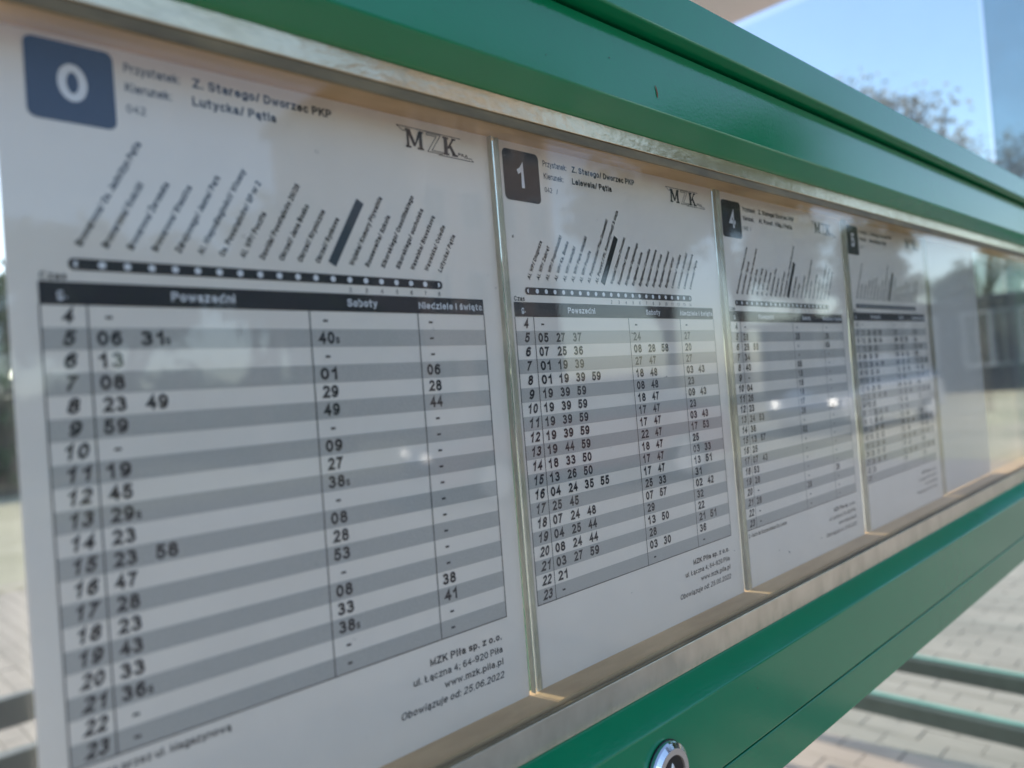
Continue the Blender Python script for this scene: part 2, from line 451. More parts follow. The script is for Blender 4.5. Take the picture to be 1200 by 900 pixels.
for x, y, d in cells:
    dz = random.uniform(-0.0015, 0.0015)
    if (x, y) in seen_set:
        o = link("paver", random.choice(paver_meshes), None, pv)
        o.location = (x, y, GZ + dz)
    else:
        paver_bm(rest, x, y, GZ + dz, random.uniform(-.012, .012), random.uniform(-.006, .006))
obj("paving_blocks", rest, M_pave, pv, kind='stuff')

# ------------------------------------------------------------------ the timetable case
X0, X1 = -0.30, 1.95
case = thing("timetable_case", "green painted metal display case with glass front and lock, holding the row of timetables", "display case", (0, 0, -0.33))
def cz(o):      # keep world coordinates while parented to the case empty
    o.matrix_parent_inverse = Matrix.Translation((0, 0, 0.33)); return o
def cprof(name, prof, material, x0=X0, x1=X1, bev=0.0):
    bm = bmesh.new(); prism_x(bm, prof, x0, x1)
    if bev:
        es = [e for e in bm.edges if abs(e.verts[0].co.x - e.verts[1].co.x) > 0.5]
        bmesh.ops.bevel(bm, geom=es, offset=bev, segments=3, affect='EDGES', profile=0.5)
    return cz(obj(name, bm, material, case))
# outer canopy bar (proud), upper door rail, lower door rail, outer bottom bar
cprof("canopy_bar", [(-0.049, 0.1415), (0.016, 0.1415), (0.016, 0.1668), (-0.049, 0.1668)], M_paint, bev=0.0012)
cprof("door_rail", [(-0.038, 0.1008), (-0.022, 0.0933), (0.012, 0.0933), (0.012, 0.1400), (-0.036, 0.1400), (-0.038, 0.1390)], M_paint, bev=0.0008)
cprof("door_rail", [(-0.038, -0.2251), (-0.022, -0.2168), (0.012, -0.2168), (0.012, -0.2686), (-0.038, -0.2686)], M_paint, bev=0.0009)
cprof("bottom_bar", [(-0.0375, -0.2700), (0.012, -0.2700), (0.012, -0.2967), (-0.0375, -0.2967)], M_paint, bev=0.0009)
cprof("inner_core", [(-0.030, -0.2680), (0.008, -0.2680), (0.008, -0.2710), (-0.030, -0.2710)], M_gap)
# aluminium glazing beads and seals in front of the pane, tan inner walls between pane and sheets
def cbox(name, y0, y1, z0, z1, m_, bev=0.0): return cz(bx(name, (X0, X1, y0, y1, z0, z1), m_, case, bev))
cbox("glazing_bead", -0.0220, -0.0201, 0.0839, 0.0932, M_alu, 0.0003)
cbox("glazing_bead", -0.0220, -0.0201, -0.2167, -0.2015, M_alu2, 0.0003)
cbox("rubber_seal", -0.0214, -0.0201, 0.0788, 0.0838, M_seal, 0.0004)
cbox("rubber_seal", -0.0212, -0.0201, -0.2014, -0.2006, M_seal)
cbox("inner_wall", -0.0169, 0.0036, 0.0814, 0.0930, M_tan)
cbox("inner_wall", -0.0169, 0.0036, -0.2165, -0.1997, M_tan)
cz(bx("end_rail", (X0 - 0.04, X0, -0.038, 0.012, -0.2967, 0.1668), M_paint, case, 0.001))
cz(bx("end_rail", (X1, X1 + 0.04, -0.038, 0.012, -0.2967, 0.1668), M_paint, case, 0.001))
cz(bx("front_pane", (X0, X1, -0.0200, -0.0170, -0.2164, 0.0930), M_pane, case))
cz(bx("back_pane", (X0, X1, 0.0040, 0.0070, -0.2166, 0.0931), M_back, case))
# little chips and marks on the paint
pr = Print(); pr.poly([(0.2985, 0.1155), (0.3000, 0.1140), (0.3008, 0.1110), (0.3006, 0.1084), (0.2998, 0.1090), (0.2994, 0.1120)])
cz(pr.build("paint_chip", M_rust, case, 0.0384))

pr = Print()
for u, v in [(random.uniform(-0.05, 1.2), random.choice((random.uniform(0.104, 0.137), random.uniform(-0.265, -0.230), random.uniform(-0.294, -0.272)))) for _ in range(46)]:
    r0 = random.uniform(.0002, .0006)
    pr.poly([(u + r0 * random.uniform(.5, 1.5) * math.cos(t * 1.05), v + r0 * random.uniform(.5, 1.3) * math.sin(t * 1.05)) for t in range(6)])
cz(pr.build("dust_specks", M_dirt, case, 0.0383, kind='stuff'))

# clear vertical dividers between the sheets
SX = [0.0, 0.21241, 0.42596, 0.64125]
for k, x in enumerate([0.2042, 0.4170, 0.6320, 0.8450]):
    bm = bmesh.new()
    box(bm, x - 0.0014, x + 0.0034, -0.0027, -0.0004, -0.1985, 0.0808, 0.0003)
    cz(obj("clear_divider", bm, M_divider, case))
    for dx in (-0.0017, 0.0033):
        bm = bmesh.new(); box(bm, x + dx, x + dx + 0.0005, -0.0030, -0.0004, -0.1985, 0.0808)
        cz(obj("divider_edge", bm, M_divedge, case))

# cam lock on the lower rail
LX, LZ = 0.2572, -0.2496
lock = cz(obj("cam_lock", (lambda b: (bmesh.ops.create_cone(b, cap_ends=True, segments=40, radius1=0.0164, radius2=0.0164, depth=0.001), b)[1])(bmesh.new()), M_black, case))
lock.matrix_parent_inverse = Matrix.Translation((0, 0, 0.33))
lock.rotation_euler = (R(90), 0, 0); lock.location = (LX, -0.0383, LZ)
def lathe(name, prof, material, parent, seg=48):
    bm = bmesh.new(); rings = []
    for r, z in prof:
        rings.append([bm.verts.new((r * math.cos(2 * math.pi * i / seg), r * math.sin(2 * math.pi * i / seg), z)) for i in range(seg)])
    for a, b in zip(rings[:-1], rings[1:]):
        for i in range(seg): bm.faces.new((a[i], a[(i + 1) % seg], b[(i + 1) % seg], b[i]))
    bmesh.ops.recalc_face_normals(bm, faces=bm.faces)
    return obj(name, bm, material, parent, smooth=False)
lathe("lock_ring", [(0.0160, 0.0), (0.0160, 0.0024), (0.0155, 0.0034), (0.0132, 0.0050), (0.0130, 0.0050)], M_chrome, lock)
lathe("lock_face", [(0.0130, 0.0048), (0.0130, 0.0051), (0.0100, 0.0051), (0.0098, 0.0036)], M_brass, lock)
lathe("lock_barrel", [(0.0099, 0.0040), (0.0080, 0.0042), (0.0001, 0.0042)], M_black, lock)
bm = bmesh.new()
tri = [(-0.0040, -0.0045), (0.0040, -0.0045), (0.0022, 0.0018), (0.0, 0.0064), (-0.0022, 0.0018)]
a = [bm.verts.new((x, y, 0.0042)) for x, y in tri]; b = [bm.verts.new((x * 0.85, y * 0.85, 0.0052)) for x, y in tri]
for i in range(5): bm.faces.new((a[i], a[(i + 1) % 5], b[(i + 1) % 5], b[i]))
bm.faces.new(b)
obj("key_pin", bm, M_brass, lock)

# ------------------------------------------------------------------ the timetable sheets
H0, HROW = 0.0076, (0.1555 - 0.0076) / 20
WT = 0.1912
band_pr = Print(); band_pr.rect(0.0, -HROW, WT, 0.0)
band_me = None
def logo(root):
    p = Print()
    t = 0.00035
    # swept outline behind the letters
    p.stroke([(0.1462, 0.0782), (0.1840, 0.0782)], t); p.stroke([(0.1462, 0.0782), (0.1495, 0.0762), (0.1530, 0.0762)], t)
    p.stroke([(0.1700, 0.0682), (0.1918, 0.0682), (0.1905, 0.0694), (0.1862, 0.0694)], t)
    # slab letters M and K
    def slab(x0, x1, y, h=0.0009): p.rect(x0, y, x1, y + h)
    def M(x, w, y0, y1):
        s = 0.0019
        p.rect(x, y0, x + s * .7, y1); p.rect(x + w - s, y0, x + w, y1)
        p.poly([(x, y1), (x + s * 1.1, y1), (x + w * 0.5 + s * .3, y0 + .002), (x + w * .5 - s * .4, y0 + .001)])
        p.poly([(x + w - s, y1), (x + w * .5 - s * .2, y0 + .001), (x + w * .5 + s * .1, y0 + .001), (x + w, y1)])
        slab(x - 0.0007, x + 0.0024, y0); slab(x + w - 0.0030, x + w + 0.0007, y0); slab(x - 0.0007, x + .0015, y1 - .0009); slab(x + w - .0015, x + w + .0007, y1 - .0009)
    M(0.1515, 0.0090, 0.0688, 0.0775)
    x = 0.1735; y0, y1 = 0.0690, 0.0776
    p.rect(x, y0, x + 0.0022, y1); slab(x - .0007, x + .0030, y0); slab(x - .0007, x + .0030, y1 - .0009)
    p.poly([(x + .002, y0 + .0036), (x + .0056, y1), (x + .0068, y1), (x + .0028, y0 + .0030)])
    p.poly([(x + .0028, y0 + .0048), (x + .0040, y0 + .0058), (x + .0078, y0), (x + .0054, y0)])
    slab(x + .0048, x + .0084, y0); slab(x + .0048, x + .0074, y1 - .0009)
    # outlined Z
    z = [(0.1632, 0.0776), (0.1716, 0.0776), (0.1660, 0.0697), (0.1722, 0.0697), (0.1722, 0.0688), (0.1634, 0.0688), (0.1690, 0.0767), (0.1632, 0.0767), (0.1632, 0.0776)]
    p.stroke(z, t)
    p.text("PIŁA", 0.1822, 0.0698, 0.0014, bold=1, width=0.0060)
    p.build("logo", M_ink, root, 0.00025)

def timetable(idx, num, label, heading, direction, stops, hl, cols, foot, small, rz, dz, halfdash=False):
    global band_me
    root = thing("timetable_sheet", label, "timetable", (SX[idx], 0, dz), (0, rz, 0), "printed timetables in the display case")
    left = -0.0085 if idx == 0 else -0.0052
    top = 0.0832 - dz * 0.5; bot = -0.2000 - dz
    # slightly buckled paper
    bm = bmesh.new(); n = 24; vs = []
    for i in range(n + 1):
        row = []
        for j in range(n + 1):
            u = left + (0.2030 - left) * i / n; v = bot + (top - bot) * j / n
            row.append(bm.verts.new((u, 0.0, v)))
        vs.append(row)
    for i in range(n):
        for j in range(n): bm.faces.new((vs[i][j], vs[i + 1][j], vs[i + 1][j + 1], vs[i][j + 1]))
    ext = bmesh.ops.extrude_face_region(bm, geom=list(bm.faces))
    for e in ext["geom"]:
        if isinstance(e, bmesh.types.BMVert): e.co.y += 0.0004
    bmesh.ops.recalc_face_normals(bm, faces=bm.faces)
    obj("paper", bm, M_paper, root)
    # line number badge
    p = Print(); p.rrect(0.0002, 0.0530, 0.0270, 0.0797, 0.0028)
    bd = p.build("line_badge", M_badge0 if idx == 0 else M_badge, root, 0.0002)
    p = Print(); p.text(num, 0.0140 if num != '1' else 0.0125, 0.0602, 0.0126, width={'0': 0.0090, '1': 0.0052, '4': 0.0094, '5': 0.0084}[num], bold=1.0, align='C')
    p.build("numeral", M_white, bd, 0.0003)
    # heading
    lines = []
    def T(name, material, parent, lift, *a, **k):
        q_ = Print(); q_.text(*a, **k)
        if q_.v: q_.build(name, material, parent, lift)
    T("heading_label", M_ink2, root, 0.0002, "Przystanek:", 0.0305, 0.0742, 0.0033, width=0.0192, bold=0.4)
    T("heading_label", M_ink2, root, 0.0002, "Kierunek:", 0.0305, 0.0674, 0.0033, width=0.0158, bold=0.4)
    T("heading_label", M_ink2, root, 0.0002, "042    /" if idx else "042", 0.0305, 0.0602, 0.0028, width=0.0105 if idx else 0.0064, bold=0)
    T("heading_line", M_ink, root, 0.0002, heading, 0.0540, 0.0742, 0.0035, width=0.0585, bold=0.9)
    T("heading_line", M_ink, root, 0.0002, direction, 0.0538, 0.0674, 0.0035, width=0.0033 * len(direction) * 0.72, bold=0.9)
    logo(root)
    # route line with its stops
    ns = len(stops); u0, u1 = 0.0112, 0.1640
    st = (u1 - u0) / (ns - 1)
    p = Print(); p.rrect(0.0090, 0.0040, 0.1662, 0.0079, 0.0018)
    rl = p.build("route_line", M_ink, root, 0.0002)
    p = Print()
    for i in range(1, ns - 1): p.disc(u0 + i * st, 0.0060, 0.00125)
    for uu, s in ((u0, 1), (u1, -1)):
        p.poly([(uu + s * 0.0005, 0.0048), (uu - s * 0.0004, 0.0052), (uu - s * 0.0007, 0.0060), (uu - s * 0.0004, 0.0068), (uu + s * 0.0005, 0.0072)])
    p.build("stop_dots", M_white, rl, 0.0003)
    p = Print(); A = R(60.5)
    for i, s in enumerate(stops):
        if i == hl: continue
        T("stop_name", M_ink2 if idx == 0 else M_ink, root, 0.0002, s, u0 + i * st + 0.0022, 0.0118, 0.0024, width=len(s) * 0.00150, bold=1.2, ang=A)
    k = 2
    for i in range(hl + 1, ns):
        p.text(str(k + (i - hl - 1)), u0 + i * st, 0.0008, 0.0020, bold=0.3, align='C')
    p.build("travel_minutes", M_ink, root, 0.0002)
    T("time_caption", M_ink, root, 0.0002, "Czas", 0.0005, 0.0006, 0.0025, width=0.0078, bold=0.6)
    ub = u0 + hl * st - 0.0016
    p = Print(); L = 0.0325; d = (math.cos(A), math.sin(A))
    p.poly([(ub, 0.0132), (ub + 0.0034, 0.0112), (ub + 0.0034 + L * d[0], 0.0112 + L * d[1]), (ub + L * d[0], 0.0132 + L * d[1])])
    p.build("current_stop_bar", M_bar if idx == 0 else M_badge, root, 0.0002)
    # table
    p = Print(); p.rect(0, -H0, WT, 0)
    hb = p.build("table_header", M_ink, root, 0.0002)
    p = Print(); C1, C2, C3 = 0.0138, 0.0956, 0.1505
    HT = lambda *a, **k: T("header_title", M_white, hb, 0.0003, *a, **k)
    HT("g.", 0.0066, -0.0054, 0.0032, bold=0.6, align='C')
    HT("Powszedni", 0.0530, -0.0054, 0.0033, width=0.0234, bold=0.7, align='C')
    HT("Soboty", 0.1212, -0.0054, 0.0033, width=0.0152, bold=0.7, align='C')
    HT("Niedziele i święta", 0.1708, -0.0054, 0.0031, width=0.0390, bold=0.6, align='C')
    if band_me is None:
        o = band_pr.build("shaded_row", M_grey, root, 0.00012); band_me = o.data
    for r in range(1, 20, 2):
        if r == 1 and band_me.users == 1 and idx == 0 and not any(c.name.startswith("shaded_row.") for c in root.children):
            o = [c for c in root.children if c.name.startswith("shaded_row")][0]
        else:
            o = link("shaded_row", band_me, None, root)
        o.location = (0, 0, -H0 - r * HROW)
    p = Print(); t = 0.00045; B = -H0 - 20 * HROW
    for c in (0, C1, C2, C3, WT): p.rect(c - t / 2, B, c + t / 2, -H0)
    p.rect(-t / 2, B - t, WT + t / 2, B)
    p.build("grid_lines", M_ink, root, 0.0002)
    p = Print()
    for r in range(20):
        p.text(str(4 + r), 0.0074, -H0 - (r + 1) * HROW + 0.0014, 0.0052, bold=1.25, italic=0.22, align='C', width=0.0036 if r < 6 else 0.0072)
    p.build("hours", M_ink, root, 0.0002)
    for c, start, step in ((0, C1 + 0.0024, 0.0137), (1, C2 + 0.0030, 0.0142), (2, C3 + 0.0030, 0.0136)):
        p = Print()
        for r, cell in enumerate(cols[c]):
            v = -H0 - (r + 1) * HROW + 0.0014
            if cell == '-':
                p.rect(start + 0.0030, v + 0.0016, start + 0.0052, v + 0.0025); continue
            for i, tk in enumerate(cell.split()):
                d2 = tk.rstrip('s')
                p.text(d2, start + i * step, v - 0.0001, 0.0051, width=0.0078, bold=1.2)
                if tk.endswith('s'): p.text('s', start + i * step + 0.0082, v, 0.0036, bold=0.6)
        p.build("departure_times", M_ink, root, 0.0002)
    # footer
    FT = lambda *a, **k: T("footer_line", M_ink, root, 0.0002, *a, **k)
    FT("MZK Piła sp. z o.o.", 0.1870, -0.1657 , 0.0033, width=0.0440, bold=0.9, align='R')
    FT("ul. Łączna 4; 64-920 Piła", 0.1870, -0.1718, 0.0031, width=0.0540, bold=0.3, align='R')
    FT("www.mzk.pila.pl", 0.1868, -0.1776, 0.0031, width=0.0365, bold=0.3, align='R')
    FT("Obowiązuje od: 25.06.2022", 0.1865, -0.1840, 0.0032, width=0.0610, bold=0.3, align='R', italic=0.2)
    if foot: FT(foot, 0.0012, -0.1612, 0.0028, width=min(0.058, len(foot) * 0.00175), bold=0.4)
    return root

D = '-'
sh0 = [[D, '06 31s', '13', '08', '23 49', '59', D, '19', '45', '29s', '23', '23 58', '47', '28', '23', '43', '33', '36s', D, D],
       [D, '40s', D, '01', '29', '49', D, '09', '27', '38s', D, '08', '28', '53', D, '08', '33', '38s', D, D],
       [D, D, D, '06', '28', '44', D, D, D, D, D, D, D, D, D, D, '38', '41', D, D]]
sh1 = [[D, '05 27 37', '07 25 36', '01 19 39', '01 19 39 59', '19 39 59', '19 39 59', '19 39 59', '19 39 59', '19 44 59', '18 33 50', '13 26 50', '04 24 35 55', '25 45', '07 24 48', '04 25 44', '08 24 44', '03 27 59', '21', D],
       [D, '24', '08 28 58', '27 47', '18 48', '08 48', '18 47', '17 47', '17 47', '22 47', '18 47', '17 47', '17 47', '25 33', '07 57', '29', '13 50', '28', '03 30', D],
       [D, '27', '20', '27', '03 43', '23', '09 43', '23', '03 43', '17 53', '25', '03 33', '13 51', '31', '02 42', '32', '22', '21 51', '36', D]]
sh4 = [[D, '28', '25 55', '34', '40', D, '04', '26', '23', '24 53', '38', '13 57', '25', '07 43', '53', '28', D, '28', D, D],
       [D, '25', D, D, '05', '15', '15', '18', '17', '28', D, '02', D, D, D, D, D, '28', D, D],
       [D, '28', '55', D, D, D, D, D, D, '20', D, D, D, D, D, D, '28', D, D, D]]
sh5 = [[D, '13 28 43 58', '12 28 38 54', '13 28 43', '08 29 39', '13 28 44 58', '15 25 34', '13 28 43', '10 29 50', '13 28 43 58', '12 37', '12 28 43 55', '12 28 47', '12 28 43', '15 32 52', '12 28 48', '20 31 57', '20 38 55', '23', D],
       [D, '51', '08 35 55', '21 45', '08 34 54', '08 25 48', '12 28 50', '13 48', '08 34 54', '12 25 48', '12 42', '15 45', '12 45', '08 25 48', '12 45', '08 24 48', '17 47', '12 25 48', '17', D],
       [D, '15', '24', '12 45', '05', '12 25 48', '15 48', '12 47', '08', '12 25 48', '31', D, '15', '12 25 48', '15 42', '08 48', '05', '12 25 48', '12', D]]
st0 = ["Browarowa/ Os. Jadwiżyn Pętla", "Browarowa/ Kościół", "Browarowa/ Żeromska", "Browarowa/ Staszica", "Zdrojowego/ Jasne/ Park", "Al. Niepodległości/ Wiosny", "Os. Powstańców/ SP nr 2", "Al. WP/ Poczta", "Dawida/ Powstańców 20/26", "Okrzei/ Jana Bosko", "Okrzei/ Kryniczna", "Okrzei/ Rynkowa", "", "Wojska/ Komory Pływalnia", "Roosevelta/ Szkoła", "Sikorskiego/ Ossolińskiego", "Sikorskiego/ Tucholska", "Wawelska/ Bławatkowa", "Wawelska/ Osiedle", "Lutycka/ Pętla"]
st1 = ["Al. WP/ Długosza", "Al. WP/ Zakręt", "Al. WP/ Popiełuszki", "Al. WP/ Ks. Bosko", "Al. WP/ Matejki", "Al. WP/ Park Miejski", "Al. WP/ Poczta", "Al. Powstańców/ Plac Domański", "Al. Powst./ Pl. Konstytucji 3 Maja", "", "Wojska/ Komory Dworzec", "Roosevelta/ Szkoła", "Bydgoska/ Ogińskiego", "Bydgoska/ Szkoła", "Bydgoska/ Ceramika", "Bydgoska/ Kolejowa", "Bydgoska/ SPOŁEM", "Bydgoska/ Przemysł", "Bydgoska/ Motyl", "Lelewela/ Wiejska", "Lelewela/ Jedności", "Lelewela/ Kwiatowa", "Lelewela/ Pętla"]
st4 = ["Szczecińska/ Podlasie Leśne", "Szczecińska/ Ogrody", "Wincentego Pola/ Dolna Park", "Wincentego Pola", "Al. Wojska/ Targ", "Al. WP/ Matejki", "Al. WP/ Poczta", "Śródmiejska/ Plac", "Budowlanych", "Staszica/ Urząd", "Powstańców Wlkp./ Rondo Dworcowe", "", "Walki Młodych", "14 Lutego", "Towarowa/ Most", "Okólna/ Podchorążych Park", "Okólna/ PKS", "Kossaka/ Szpital", "Kossaka/ SP 5", "Powst. Wlkp./ Rydygiera", "Powst. Wlkp./ Rejtana", "Powst. Wlkp./ Pętla"]
st5 = ["Szybowników/ Lotnicza Park", "Szybowników", "Żeromskiego", "Al. WP/ Poczta", "Al. WP/ Matejki", "Śródmiejska/ Plac", "Budowlanych", "Staszica/ Urząd", "Bohaterów Stalingradu/ Plac", "Bohaterów/ Rondo", "", "Towarowa/ Kolejowa", "Okólna/ PKS", "Okólna/ Most", "Kossaka/ SP 5", "Kossaka/ Szpital", "Łowiecka/ Leśna", "Łowiecka", "Sikorskiego/ Wawel", "Sikorskiego/ Pętla"]
timetable(0, '0', "largest timetable at the left, for line 0 with a black badge tinted by painted sky reflection", "Z. Starego/ Dworzec PKP", "Lutycka/ Pętla", st0, 12, sh0, "s - kurs przez ul. Magazynową", True, 0.0080, 0.0)
timetable(1, '1', "second timetable from the left, line 1 with black badge and full columns of times", "Z. Starego/ Dworzec PKP", "Lelewela/ Pętla", st1, 9, sh1, None, False, 0.0010, -0.0021)
timetable(2, '4', "third timetable from the left, for line 4 with a black badge and mostly empty rows", "Z. Starego/ Dworzec PKP", "Al. Powst. Wlkp./ Pętla", st4, 11, sh4, "2 - kurs do Szczecińska/ Os. Leśne", False, 0.0039, -0.0037)
timetable(3, '5', "narrow looking timetable furthest right, for line 5, veiled by reflections", "Z. Starego/ Dworzec PKP", "Sikorskiego/ Pętla", st5, 10, sh5, None, False, 0.0010, -0.0019)
bl = bx("blank_sheet", (0.8505, 1.030, -0.0002, 0.0006, -0.1985, 0.0805), M_blank)
bl["label"] = "blank pale grey sheet without printing, right of the line 5 timetable"; bl["category"] = "blank sheet"

# specks of dirt stuck on the glass
p = Print()
for u, v, s in ((0.2170, 0.032, 1.0), (0.3420, -0.0465, 0.9), (0.3110, -0.019, 0.6), (0.1590, -0.016, 0.5), (0.4860, -0.186, 1.0), (0.4700, -0.182, 0.6), (0.5420, -0.187, 0.8), (0.5350, -0.176, 0.4), (0.090, -0.11, 0.4), (0.29, -0.17, 0.4), (0.07, 0.02, 0.4), (0.105, 0.058, 0.5)) + tuple((random.uniform(0.0, 0.9), random.uniform(-0.19, 0.078), random.uniform(.15, .4)) for _ in range(60)):
    u = CP.x + (u - CP.x) * 0.927; v = CP.z + (v - CP.z) * 0.927
    for k in range(3):
        a = random.uniform(0, 6.28); r0 = 0.0005 * s
        cu, cv = u + random.uniform(-.0012, .0012) * s, v + random.uniform(-.0008, .0008) * s
        p.poly([(cu + r0 * random.uniform(.5, 1.6) * math.cos(a + t * 1.05), cv + r0 * random.uniform(.4, 1.2) * math.sin(a + t * 1.05)) for t in range(6)])
cz(p.build("dirt_specks", M_dirt, case, 0.0202, kind='stuff'))

# ------------------------------------------------------------------ the shelter behind the case
sh = thing("bus_shelter", "green framed bus shelter with a pale roof panel and glass side wall, behind the case", "bus shelter", (0, 0, GZ))
def sz(o): o.matrix_parent_inverse = Matrix.Translation((0, 0, -GZ)); return o
sz(bx("roof", (-2.0, 2.65, 0.10, 1.5, 1.27, 1.34), M_roof, sh, 0.008))
for x, y in ((-1.95, -0.05), (-1.95, 1.40), (2.56, -0.28), (1.50, 1.40)):
    sz(bx("post", (x, x + 0.07, y, y + 0.05, GZ, 1.268), M_paint, sh, 0.004))
for x in (-1.0, 2.25):
    sz(bx("case_post", (x, x + 0.06, 0.014, 0.074, GZ, 1.268), M_paint, sh, 0.004))
sz(bx("case_bracket", (-1.0, X0 - 0.04, 0.016, 0.056, 0.02, 0.07), M_paint, sh, 0.003))
sz(bx("case_bracket", (X1 + 0.04, 2.25, 0.016, 0.056, 0.02, 0.07), M_paint, sh, 0.003))
sz(bx("glass_panel", (2.596, 2.604, 0.325, 1.44, -1.36, 1.22), M_clear, sh))
sz(bx("tinted_panel", (2.586, 2.612, -0.22, 0.313, -1.20, 1.24), M_tint, sh))

def bench(name, label, loc, rz, rails, length, thick, tall, legs, mt):
    b = thing(name, label, "bench", loc, (0, 0, rz))
    for off in rails:
        bx("seat_rail", (-length / 2, length / 2, off - thick / 2, off + thick / 2, 0.45 - tall, 0.45), mt, b, 0.004)
        if mt is M_bench: bx("rail_top_light", (-length / 2, length / 2, off - thick / 2 - 0.001, off + thick / 2 - 0.020, 0.4502, 0.4540), M_mint, b, 0.001)  # thin strip added to paint the light along the rail top
    for lx in legs:
        bx("crossbar", (lx - 0.02, lx + 0.02, min(rails) - 0.02, max(rails) + 0.02, 0.45 - tall - 0.032, 0.45 - tall - 0.002), M_paint, b, 0.003)
        for off in (min(rails) + 0.05, max(rails) - 0.05):
            bx("leg", (lx - 0.018, lx + 0.018, off - 0.018, off + 0.018, 0.0, 0.45 - tall - 0.034), M_paint, b, 0.003)
    return b
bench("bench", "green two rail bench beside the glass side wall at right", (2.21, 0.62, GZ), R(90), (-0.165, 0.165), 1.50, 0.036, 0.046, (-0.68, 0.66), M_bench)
bench("bench", "dark green bench with thick rails on the paving at the far left", (0.35, 2.62, GZ), 0.0, (-0.30, 0.24), 2.4, 0.05, 0.10, (-1.1, 1.1), M_dark)

# ------------------------------------------------------------------ trees
def tree(name, label, loc, height, spread, leaves, leaf, material, seed, trunk=0.16, group=None, bare=0.35):
    rnd = random.Random(seed)
    t = thing(name, label, "tree", loc, group=group)
    bm = bmesh.new(); tips = []
    def grow(p, d, ln, r, lv):
        q = p + d * ln
        tube(bm, p, q, r, r * 0.68, 7 if lv < 2 else 4)
        if lv >= 2: tips.append((p + d * ln * .5, q))
        if lv == 4: return
        for k in range(3 if lv else 5):
            nd = (d + Vector((rnd.uniform(-1, 1), rnd.uniform(-1, 1), rnd.uniform(-.25, .7))) * (0.75 if lv else 0.85) * spread).normalized()
            grow(q if k < 2 else p + d * ln * rnd.uniform(.55, .95), nd, ln * rnd.uniform(.6, .8), r * 0.6, lv + 1)
    grow(Vector((0, 0, 0)), Vector((0.03, 0.02, 1)).normalized(), height * bare, trunk, 0)
    top = max(q.z for _, q in tips)
    obj("trunk", bm, M_bark, t)
    vs = []; fs = []
    for k in range(leaves):
        a, b = rnd.choice(tips)
        c = a.lerp(b, rnd.random()) + Vector((rnd.gauss(0, 1), rnd.gauss(0, 1), rnd.gauss(0, .8))) * height * 0.035
        u = Vector((rnd.gauss(0, 1), rnd.gauss(0, 1), rnd.gauss(0, 1))).normalized()
        v = u.cross(Vector((rnd.gauss(0, 1), rnd.gauss(0, 1), rnd.gauss(0, 1)))).normalized()
        s = leaf * rnd.uniform(.6, 1.3)
        i = len(vs)
        vs += [c + u * s, c + v * s * .45, c - u * s, c - v * s * .45]
        fs.append((i, i + 1, i + 2, i + 3))
    me = bpy.data.meshes.new("crown"); me.from_pydata(vs, [], fs)
    link("crown", me, material, t)
    s = height / top
    t.scale = (s, s, s)
    return t
def polar(az, d, mirror=False):
    a = R(az); y = CP.y + d * math.sin(a)
    return (CP.x + d * math.cos(a), (-y if mirror else y), GZ - 0.03)
# seen directly above the case at right, behind the shelter
tree("airy_tree", "thin airy tree with sparse leaves against the sky, above the case at right", polar(21.2, 15.0), 6.0, 0.62, 6500, 0.062, M_airy, 3, 0.13, bare=0.33)
tree("airy_tree", "smaller tree top just left of the tinted glass panel", polar(14.0, 20.5), 6.75, 0.42, 3000, 0.075, M_airy, 12, 0.09, bare=0.33)
# seen through the clear gaps between the sheets
far = [(80, 24, 5.6), (72, 26, 6.4), (63, 24, 5.2), (54, 27, 6.0), (45, 25, 5.5), (36, 28, 6.0), (28, 30, 5.5)]
far_txt = ["leafy tree far behind the very left edge of the case", "leafy tree far behind the leftmost badge", "leafy tree far behind the middle of the largest timetable", "leafy tree seen far behind the first clear divider",
           "leafy tree far behind the second timetable from the left", "leafy tree seen far behind the second clear divider", "leafy tree far behind the third timetable from the left"]
for k, (az, d, h) in enumerate(far):
    tree("leafy_tree", far_txt[k], polar(az, d), h, 0.8, 5000, 0.13, M_leaf, 20 + k, 0.16, "trees in a row behind the shelter", bare=0.27)
# on the street side, mirrored in the glass
near = [(84, 15, 5.2), (73, 16, 5.0), (64, 18, 5.8), (58, 20, 4.6), (34, 24, 7.5), (29, 27, 9.8), (19.5, 40, 7.0), (13.5, 44, 6.4), (24, 38, 8.0)]
near_txt = ["bushy street tree facing the left end of the case", "bushy street tree reflected in the line 0 sheet", "tall bushy street tree left of the pink house", "low street tree just left of the pink house",
            "bushy street tree right of the pink house", "tall street tree reflected over the line 4 sheet", "tree rising behind the middle of the low dark building", "tree rising behind the right end of the low dark building", "tree behind the left end of the low dark building"]
for k, (az, d, h) in enumerate(near):
    tree("street_tree", near_txt[k], polar(az, d, True), h, 0.8, 5500, 0.13 if d < 30 else 0.18, M_leaf, 40 + k, 0.16, "trees along the street side", bare=0.27)

